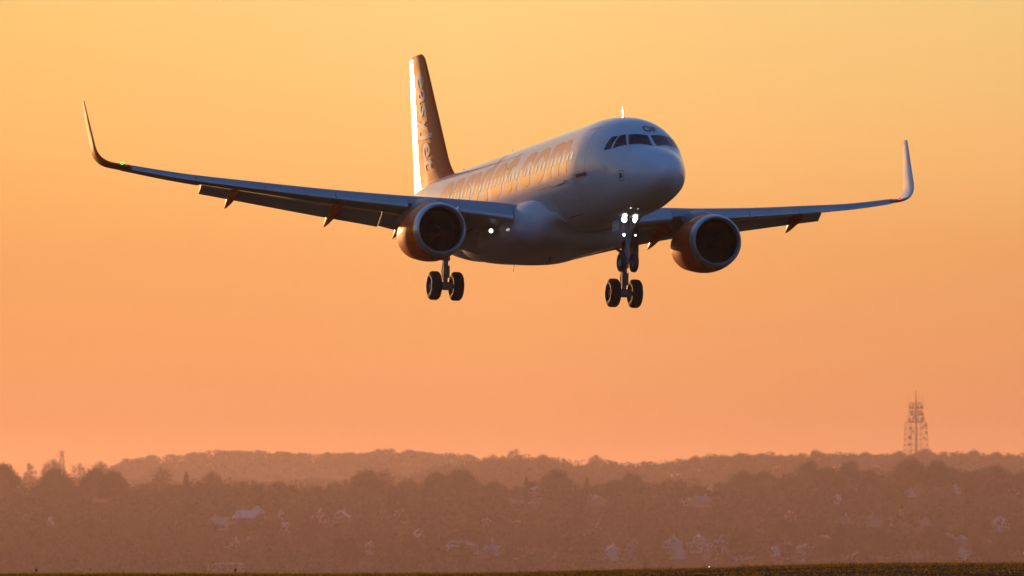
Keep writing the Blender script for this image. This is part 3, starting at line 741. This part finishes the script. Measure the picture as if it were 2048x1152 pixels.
# ------------------------------------------------------------------ trees one can tell apart
def sky_tree(key, px, top_py, d, label, group=None, wpx=None, name=None, rg=random.Random(11)):
    """a tree whose top stands at picture height top_py when it grows at distance d"""
    d *= K; x = px_x(px, d); z0 = H(x, d) - .2; hh = px_z(top_py, d) - z0
    ph = {'round': 10.2, 'broad': 9.2, 'tall': 12.1, 'bare_round': 10.7, 'bare_loose': 11.7, 'bare_tall': 13.6, 'conical': 11.3, 'bush': 5.8}[key]
    pw = {'round': 10.6, 'broad': 12.8, 'tall': 9.2, 'bare_round': 10.6, 'bare_loose': 9.8, 'bare_tall': 7.4, 'conical': 5.6, 'bush': 8.3}[key]
    sc = max(wpx / FPX * d / pw, hh / ph / 1.12) if wpx else hh / ph
    return tree(key, name or ('conifer' if key == 'conical' else 'bare_tree' if key.startswith('bare') else 'leafy_tree'), x, d, sc, label, group, rg.uniform(0, 6.28), hh / (sc * ph))
SIG = [('round', 8, 926, 2195, 'dark dome of a leafy tree cut by the left edge of the skyline', 72), ('broad', 112, 941, 2180, 'dark broad dome tree on the skyline below the small power pylon', 66), ('round', 190, 936, 2185, 'dark round tree, left half of a double dome on the skyline', 46), ('round', 228, 941, 2180, 'dark round tree, right half of the double dome on the skyline', 46),
 ('bare_tall', 60, 925, 3150, 'pale hazy upright tree behind the gap between two dark domes', 34), ('bare_round', 106, 920, 3200, 'pale hazy round bare tree directly left of the power pylon', 34), ('bare_loose', 158, 925, 3180, 'pale hazy loose bare tree directly right of the power pylon', 48), ('bare_round', 200, 924, 3200, 'pale hazy bare tree above the double dome', 44),
 ('bare_loose', 325, 932, 2200, 'bare forked tree with thin upright limbs in front of the far hill', 22), ('conical', 373, 943, 2190, 'pointed dark conifer standing alone on the left skyline', 26), ('bare_round', 425, 944, 2215, 'faint bare tree behind the pointed conifer', 42),
 ('round', 735, 940, 2190, 'large bushy tree, tallest on the middle skyline', 76), ('bare_loose', 768, 936, 2180, 'thin bare tree leaning out beside the tallest bushy tree', 24), ('broad', 922, 942, 2195, 'round topped tree standing up from the skyline near its middle', 36), ('broad', 875, 948, 2195, 'wide low tree left of the round topped skyline tree', 64), ('round', 815, 958, 2195, 'small round tree in the dip of the middle skyline', 28),
 ('conical', 1053, 952, 2180, 'small pointed tree near the wide dome, middle of the skyline', 22), ('broad', 1112, 943, 2195, 'wide dome tree with an even top on the middle skyline', 76), ('conical', 1174, 952, 2180, 'small spiky tree just right of the wide dome', 18), ('round', 1265, 945, 2195, 'rounded dome tree right of the spiky tree on the skyline', 50),
 ('tall', 790, 980, 2040, 'dark upright tree on the slope below the middle skyline', 24), ('round', 858, 998, 2020, 'dark round tree on the slope below the round topped skyline tree', 44), ('broad', 1530, 945, 2185, 'dark spreading tree where the right wood begins', 60), ('broad', 1485, 945, 2195, 'dome tree left of the dark spreading tree', 50), ('round', 1618, 922, 2195, 'round hazy tree, left one of the high wood at the right', 44), ('round', 1700, 922, 2195, 'round hazy tree, second of the high wood at the right', 46), ('broad', 1820, 920, 2195, 'wide hazy tree right below the tall mast', 62), ('round', 1875, 920, 2195, 'round hazy tree right of the mast foot', 46), ('tall', 1782, 968, 2080, 'dark tall tree on the slope below the mast', 44),
 ('bare_loose', 1030, 897, 3320, 'tall loose bare tree on the hazy middle ridge', 44), ('bare_round', 1085, 909, 3300, 'bare round tree right of the tall loose one on the hazy ridge', 44), ('bare_round', 1192, 911, 3320, 'lone bushy bare tree in the dip of the hazy ridge', 46), ('bare_round', 985, 910, 3350, 'bare tree where the far hill meets the hazy ridge', 34), ('round', 1632, 900, 3320, 'rounded tree above the others on the hazy right ridge', 26), ('broad', 1852, 900, 3330, 'broad tree at the foot of the mast on the ridge', 40), ('round', 1948, 900, 3330, 'rounded tree on the far right of the ridge', 34)]
for key, px, tp, d, lb, wp in SIG: sky_tree(key, px, tp, d, lb, None, wp)
rt = random.Random(21)
CT = [(0,945),(40,965),(80,950),(260,962),(300,950),(350,962),(440,955),(520,952),(545,950),(575,962),(620,965),(640,955),(690,962),(830,965),(880,950),(960,952),(1000,955),(1040,962),(1080,960),(1150,965),(1230,952),(1300,950),(1360,953),(1420,950),(1470,955),(1560,940),(1650,930),(1760,935),(1830,925),(1900,928),(2048,925)]
n_crest = 0
for i in range(96):                      # the crest line of the hillside
    px = -30 + 2110 * (i + rt.uniform(-.4, .4)) / 95; d = rt.uniform(2150, 2230)
    tp = tab(CT, px) + rt.uniform(4, 22)
    sky_tree(rt.choice(('round', 'broad', 'bush', 'bare_round', 'bare_loose', 'round', 'tall')), px, tp, d, 'hazy tree in the unbroken wood along the crest of the hillside', 'trees along the hillside crest', rt.uniform(30, 62))
RT = [(960,925),(1010,912),(1060,915),(1130,932),(1160,930),(1250,926),(1340,927),(1380,916),(1450,910),(1500,908),(1560,909),(1640,908),(1760,908),(1840,904),(1900,907),(1950,905),(2048,910)]
for i in range(70):                      # the ridge behind it
    px = 955 + 1125 * (i + rt.uniform(-.4, .4)) / 69
    sky_tree(rt.choice(('round', 'broad', 'bare_round')), px, tab(RT, px) + rt.uniform(-2, 7), rt.uniform(3250, 3340), 'pale hazy tree in the even row along the ridge behind the hillside', 'trees along the hazy ridge', rt.uniform(26, 44))
def hidden(px, py, d, r):
    k = int(px * 7.3 + py) % 5
    return any(abs(px - a) < w + r and -16 < py - b < 42 and d < dd and k > t for a, b, w, dd, t in occupied)
k = 0
while k < 90:                             # nearest single trees on the lower slope
    d = rt.uniform(1720, 1900) * K; px = rt.uniform(-20, 2070); x = px_x(px, d); py = 1130 - (H(x, d) - EYE) / d * FPX
    if hidden(px, py - 24, d, 12): 
        if rt.random() < .9: continue
        else: k += 1; continue
    tree(rt.choice(('round', 'broad', 'bush', 'bush', 'bare_round', 'bare_loose')), 'garden_tree', x, d, rt.uniform(.5, .9) * K, 'hazy garden tree among the houses low on the hillside', 'garden trees low on the hillside', rt.uniform(0, 6.28)); k += 1

# the woodland that reads as one mass: hillside, and the far hill
def wood(name, n, place, leaf_n, leaf, seed):
    g = random.Random(seed); mb = MB(); c = 0
    while c < n:
        p = place(g)
        if p is None: continue
        x, d, h, r = p; c += 1; z = H(x, d)
        for i in range(leaf_n):
            u = g.uniform(-.95, 1); a = g.uniform(0, 6.283); q = math.sqrt(max(0, 1 - u * u)) * g.uniform(.6, 1)
            P = Vector((x + r * q * math.cos(a), d + r * q * math.sin(a), z + h * (.5 + .48 * u))); nn = (Vector((q * math.cos(a), q * math.sin(a), u)).normalized() + Vector((g.uniform(-1, 1), g.uniform(-1, 1), g.uniform(-1, 1))) * .4).normalized(); t1 = nn.orthogonal().normalized(); t2 = nn.cross(t1)
            l = leaf * g.uniform(.5, 1.2)
            mb.add([P - t1 * l, P - t2 * l * .6, P + t1 * l, P + t2 * l * .6], [(0, 1, 2, 3)], g.choices((0, 1, 2, 3), (4, 2, 3, 2))[0])
    o = mb.build(name, leafs['green'] + leafs['bare'], smooth=False, fix=False); o['kind'] = 'stuff'; return o
def place_hill(g):
    d = g.uniform(1650, 2210) * K; px = g.uniform(-120, 2170); x = px_x(px, d); h = g.uniform(3.5, 7.5) * K; py = 1130 - (H(x, d) - EYE) / d * FPX
    if hidden(px, py - 18, d, 8): return None
    return x, d, h, h * g.uniform(.4, .6)
wood('hillside_wood', 1700, place_hill, 150, .50 * K, 5)
def place_far(g):
    d = g.uniform(3720, 4030) * K; px = g.uniform(-300, 1250); return px_x(px, d), d, g.uniform(3.5, 5.5) * K, g.uniform(4, 6) * K
wood('far_hill_wood', 1000, place_far, 80, 1.0 * K, 6)
def place_ridge(g):
    d = g.uniform(2950, 3320) * K; px = g.uniform(850, 2250); return px_x(px, d), d, g.uniform(4.5, 7.5) * K, g.uniform(4, 6) * K
wood('ridge_wood', 800, place_ridge, 100, .75 * K, 8)
def place_gap(g):
    d = g.uniform(2900, 3300) * K; px = g.uniform(-150, 900); return px_x(px, d), d, g.uniform(4, 6.5) * K, g.uniform(3.5, 5) * K
wood('valley_wood', 350, place_gap, 90, .75 * K, 9)

# ------------------------------------------------------------------ mast, pylon, markers
lat = mat('lattice_steel', (0.05, 0.042, 0.04), .6, metal=.2)
def lattice(name, px, base_py, d, prof, parent_label, cat, leg=.22, brace=.12, core=0.0):
    x = px_x(px, d); z0 = px_z(base_py, d)
    r = bpy.data.objects.new(name, None); COL.objects.link(r); r.location = (x, d, z0); r.rotation_euler = (0, 0, rad(20)); tag(r, parent_label, cat)
    for sx, sy in ((1, 1), (1, -1), (-1, -1), (-1, 1)):
        mb = MB(); mb.tube([(sx * w / 2, sy * w / 2, z) for z, w in prof], leg, 6); mb.build('leg', lat, r, smooth=False)
    mb = MB()
    for (z, w), (z2, w2) in zip(prof, prof[1:]):
        for sx, sy, tx, ty in ((1,1,1,-1),(1,-1,-1,-1),(-1,-1,-1,1),(-1,1,1,1)):
            mb.tube([(sx*w/2, sy*w/2, z), (tx*w2/2, ty*w2/2, z2)], brace, 4); mb.tube([(tx*w/2, ty*w/2, z), (sx*w2/2, sy*w2/2, z2)], brace, 4); mb.tube([(sx*w2/2, sy*w2/2, z2), (tx*w2/2, ty*w2/2, z2)], brace, 4)
    mb.build('bracing', lat, r, smooth=False)
    return r
D = 3500 * K; u = D / FPX            # metres per picture pixel out there
tw = lattice('radio_mast', 1832, 915, D, [(z * u, w * u) for z, w in ((-20, 38), (4, 37), (14, 36.5), (25, 36), (36, 35), (47, 34.5), (58, 34), (70, 33))], 'tall lattice radio mast with stacked platforms and antennas on the ridge', 'mast', .55 * u, .30 * u)
up = MB()
for z0, z1, w0, w1 in ((70, 77, 22, 21.5), (77, 84, 21.5, 21), (84, 91, 21, 20.5), (91, 98, 20.5, 20), (98, 106, 20, 19)):
    for sx, sy in ((1, 1), (1, -1), (-1, -1), (-1, 1)):
        up.tube([(sx*w0/2*u, sy*w0/2*u, z0*u), (sx*w1/2*u, sy*w1/2*u, z1*u)], .5 * u, 6)
    for sx, sy, tx, ty in ((1,1,1,-1),(1,-1,-1,-1),(-1,-1,-1,1),(-1,1,1,1)):
        up.tube([(sx*w0/2*u, sy*w0/2*u, z0*u), (tx*w1/2*u, ty*w1/2*u, z1*u)], .28 * u, 4); up.tube([(sx*w1/2*u, sy*w1/2*u, z1*u), (tx*w1/2*u, ty*w1/2*u, z1*u)], .28 * u, 4)
up.build('upper_lattice', lat, tw, smooth=False)
mb = MB(); mb.tube([(0, 0, -18 * u), (0, 0, 46 * u), (0, 0, 100 * u)], [2.6 * u, 2.3 * u, 1.6 * u], 10); mb.build('core_column', lat, tw)
for z, r_, h in ((70, 18, 2.2), (84, 12, 1.4), (97, 14.5, 2.0), (108, 12.5, 1.6)):
    mb = MB(); mb.lathe([(0, .01), (0, r_ * u), (h * u, r_ * u), (h * u, .01)], (0, 0, 0), 20, 'X'); o = mb.build('platform', lat, tw); o.rotation_euler = (0, -math.pi / 2, 0); o.location = (0, 0, z * u)
rg = random.Random(4)
def panel(x, y, z, w, h):
    mb = MB(); mb.box((x * u, y * u, z * u), (w * u, .8 * u, h * u)); mb.build('panel_antenna', lat, tw, smooth=False)
for z in (101.5, 75, 90):
    for k in range(9):
        a = 6.283 * k / 9 + z; r_ = {101.5: 12.5, 75: 13, 90: 10}[z]; panel(r_ * math.cos(a), r_ * math.sin(a), z, 2.8, 6.5 if z > 100 else 8)
mb = MB(); mb.tube([(0, 0, 100 * u), (0, 0, 118 * u), (0, 0, 133 * u)], [1.6 * u, 1.2 * u, .6 * u], 8); mb.build('spire', lat, tw)
for ox, oz, q in ((-17, 58, 3.4), (15, 64, 3.0), (-19, 40, 3.8), (9, 60, 2.6), (-12, 52, 2.6), (17, 50, 2.6), (-20, 26, 3.0), (12, 38, 2.4), (8, 86, 3.6), (-8, 80, 3.0), (9, 78, 3.6)):
    mb = MB(); mb.lathe([(-.5 * q * u, .2 * u), (-.3 * q * u, .9 * q * u), (.1 * q * u, q * u), (.15 * q * u, .01)], (0, 0, 0), 16); o = mb.build('dish', lat, tw); o.location = (ox * u, -13 * u, oz * u)
for ox, oz in ((-14, 106), (13, 110), (19, 71), (-19, 71), (16, 98), (-17, 97), (6, 110)):
    mb = MB(); mb.tube([(ox * u, 0, oz * u), (ox * u, 0, (oz + 14) * u)], .32 * u, 6); mb.build('aerial', lat, tw)
pyl = lattice('power_pylon', 124, 950, D, [(z * u, w * u) for z, w in ((-20, 14), (8, 10), (26, 6.5), (48, 4))], 'small thin power pylon with short arms above the hazy trees', 'pylon', .55 * u, .28 * u)
for z, w in ((45, 20), (36, 24), (27, 20)):
    mb = MB(); mb.tube([(-w / 2 * u, 0, z * u), (0, 0, (z + 2) * u), (w / 2 * u, 0, z * u)], .38 * u, 5); mb.build('cross_arm', lat, pyl, smooth=False)

mk_dark = mat('marker_black', (0.012, 0.012, 0.012), .5); mk_lamp = mat('marker_lamp', (1, .95, .9), .3, emit=(1, .93, .85), es=2)
def marker(px, d, label):
    x = px_x(px, d); z = H(x, d); r = bpy.data.objects.new('edge_marker', None); COL.objects.link(r); r.location = (x, d, z - .03)
    tag(r, label, 'marker', 'marker posts in the grass')
    mb = MB(); mb.tube([(0, 0, 0), (0, 0, .17)], .018, 8); mb.build('stem', mk_dark, r)
    mb = MB(); R = [[(rr * math.cos(2*math.pi*k/12), rr * math.sin(2*math.pi*k/12), zz) for k in range(12)] for zz, rr in ((.15, .02), (.18, .055), (.24, .065), (.29, .05), (.31, .022), (.34, .018), (.36, .006))]
    mb.rings(R); mb.build('head', mk_dark, r, angle=60)
marker(73, 322, 'small black marker light in the grass below the dark domes'); marker(471, 322, 'small black marker light in the grass in front of the bluish shed roof')
r = bpy.data.objects.new('ground_light', None); COL.objects.link(r); xg = px_x(1418, 318); r.location = (xg, 318, H(xg, 318)); tag(r, 'tiny lit ground lamp in the grass at right', 'lamp')
mb = MB(); mb.tube([(0, 0, -.02), (0, 0, .08)], .03, 8); mb.build('stem', mk_dark, r); mb = MB(); mb.lathe([(-.022, .005), (-.015, .021), (.015, .021), (.022, .005)], (0, 0, .1), 12, cap0=True, cap1=True); mb.build('lamp_head', mk_lamp, r)

# ------------------------------------------------------------------ haze
hz = bpy.data.materials.new('haze_air'); hz.use_nodes = True; nt = hz.node_tree
nt.nodes.remove(nt.nodes['Principled BSDF'])
pv = nt.nodes.new('ShaderNodeVolumePrincipled'); pv.inputs['Color'].default_value = (1.0, 0.77, 0.76, 1)
pv.inputs['Density'].default_value = 3.6e-5; pv.inputs['Anisotropy'].default_value = 0.45
nt.links.new(pv.outputs[0], nt.nodes['Material Output'].inputs['Volume'])
mb = MB(); mb.box((0, 6400, 60), (10600, 21600, 380)); haze = mb.build('haze', hz, smooth=False); haze['kind'] = 'stuff'
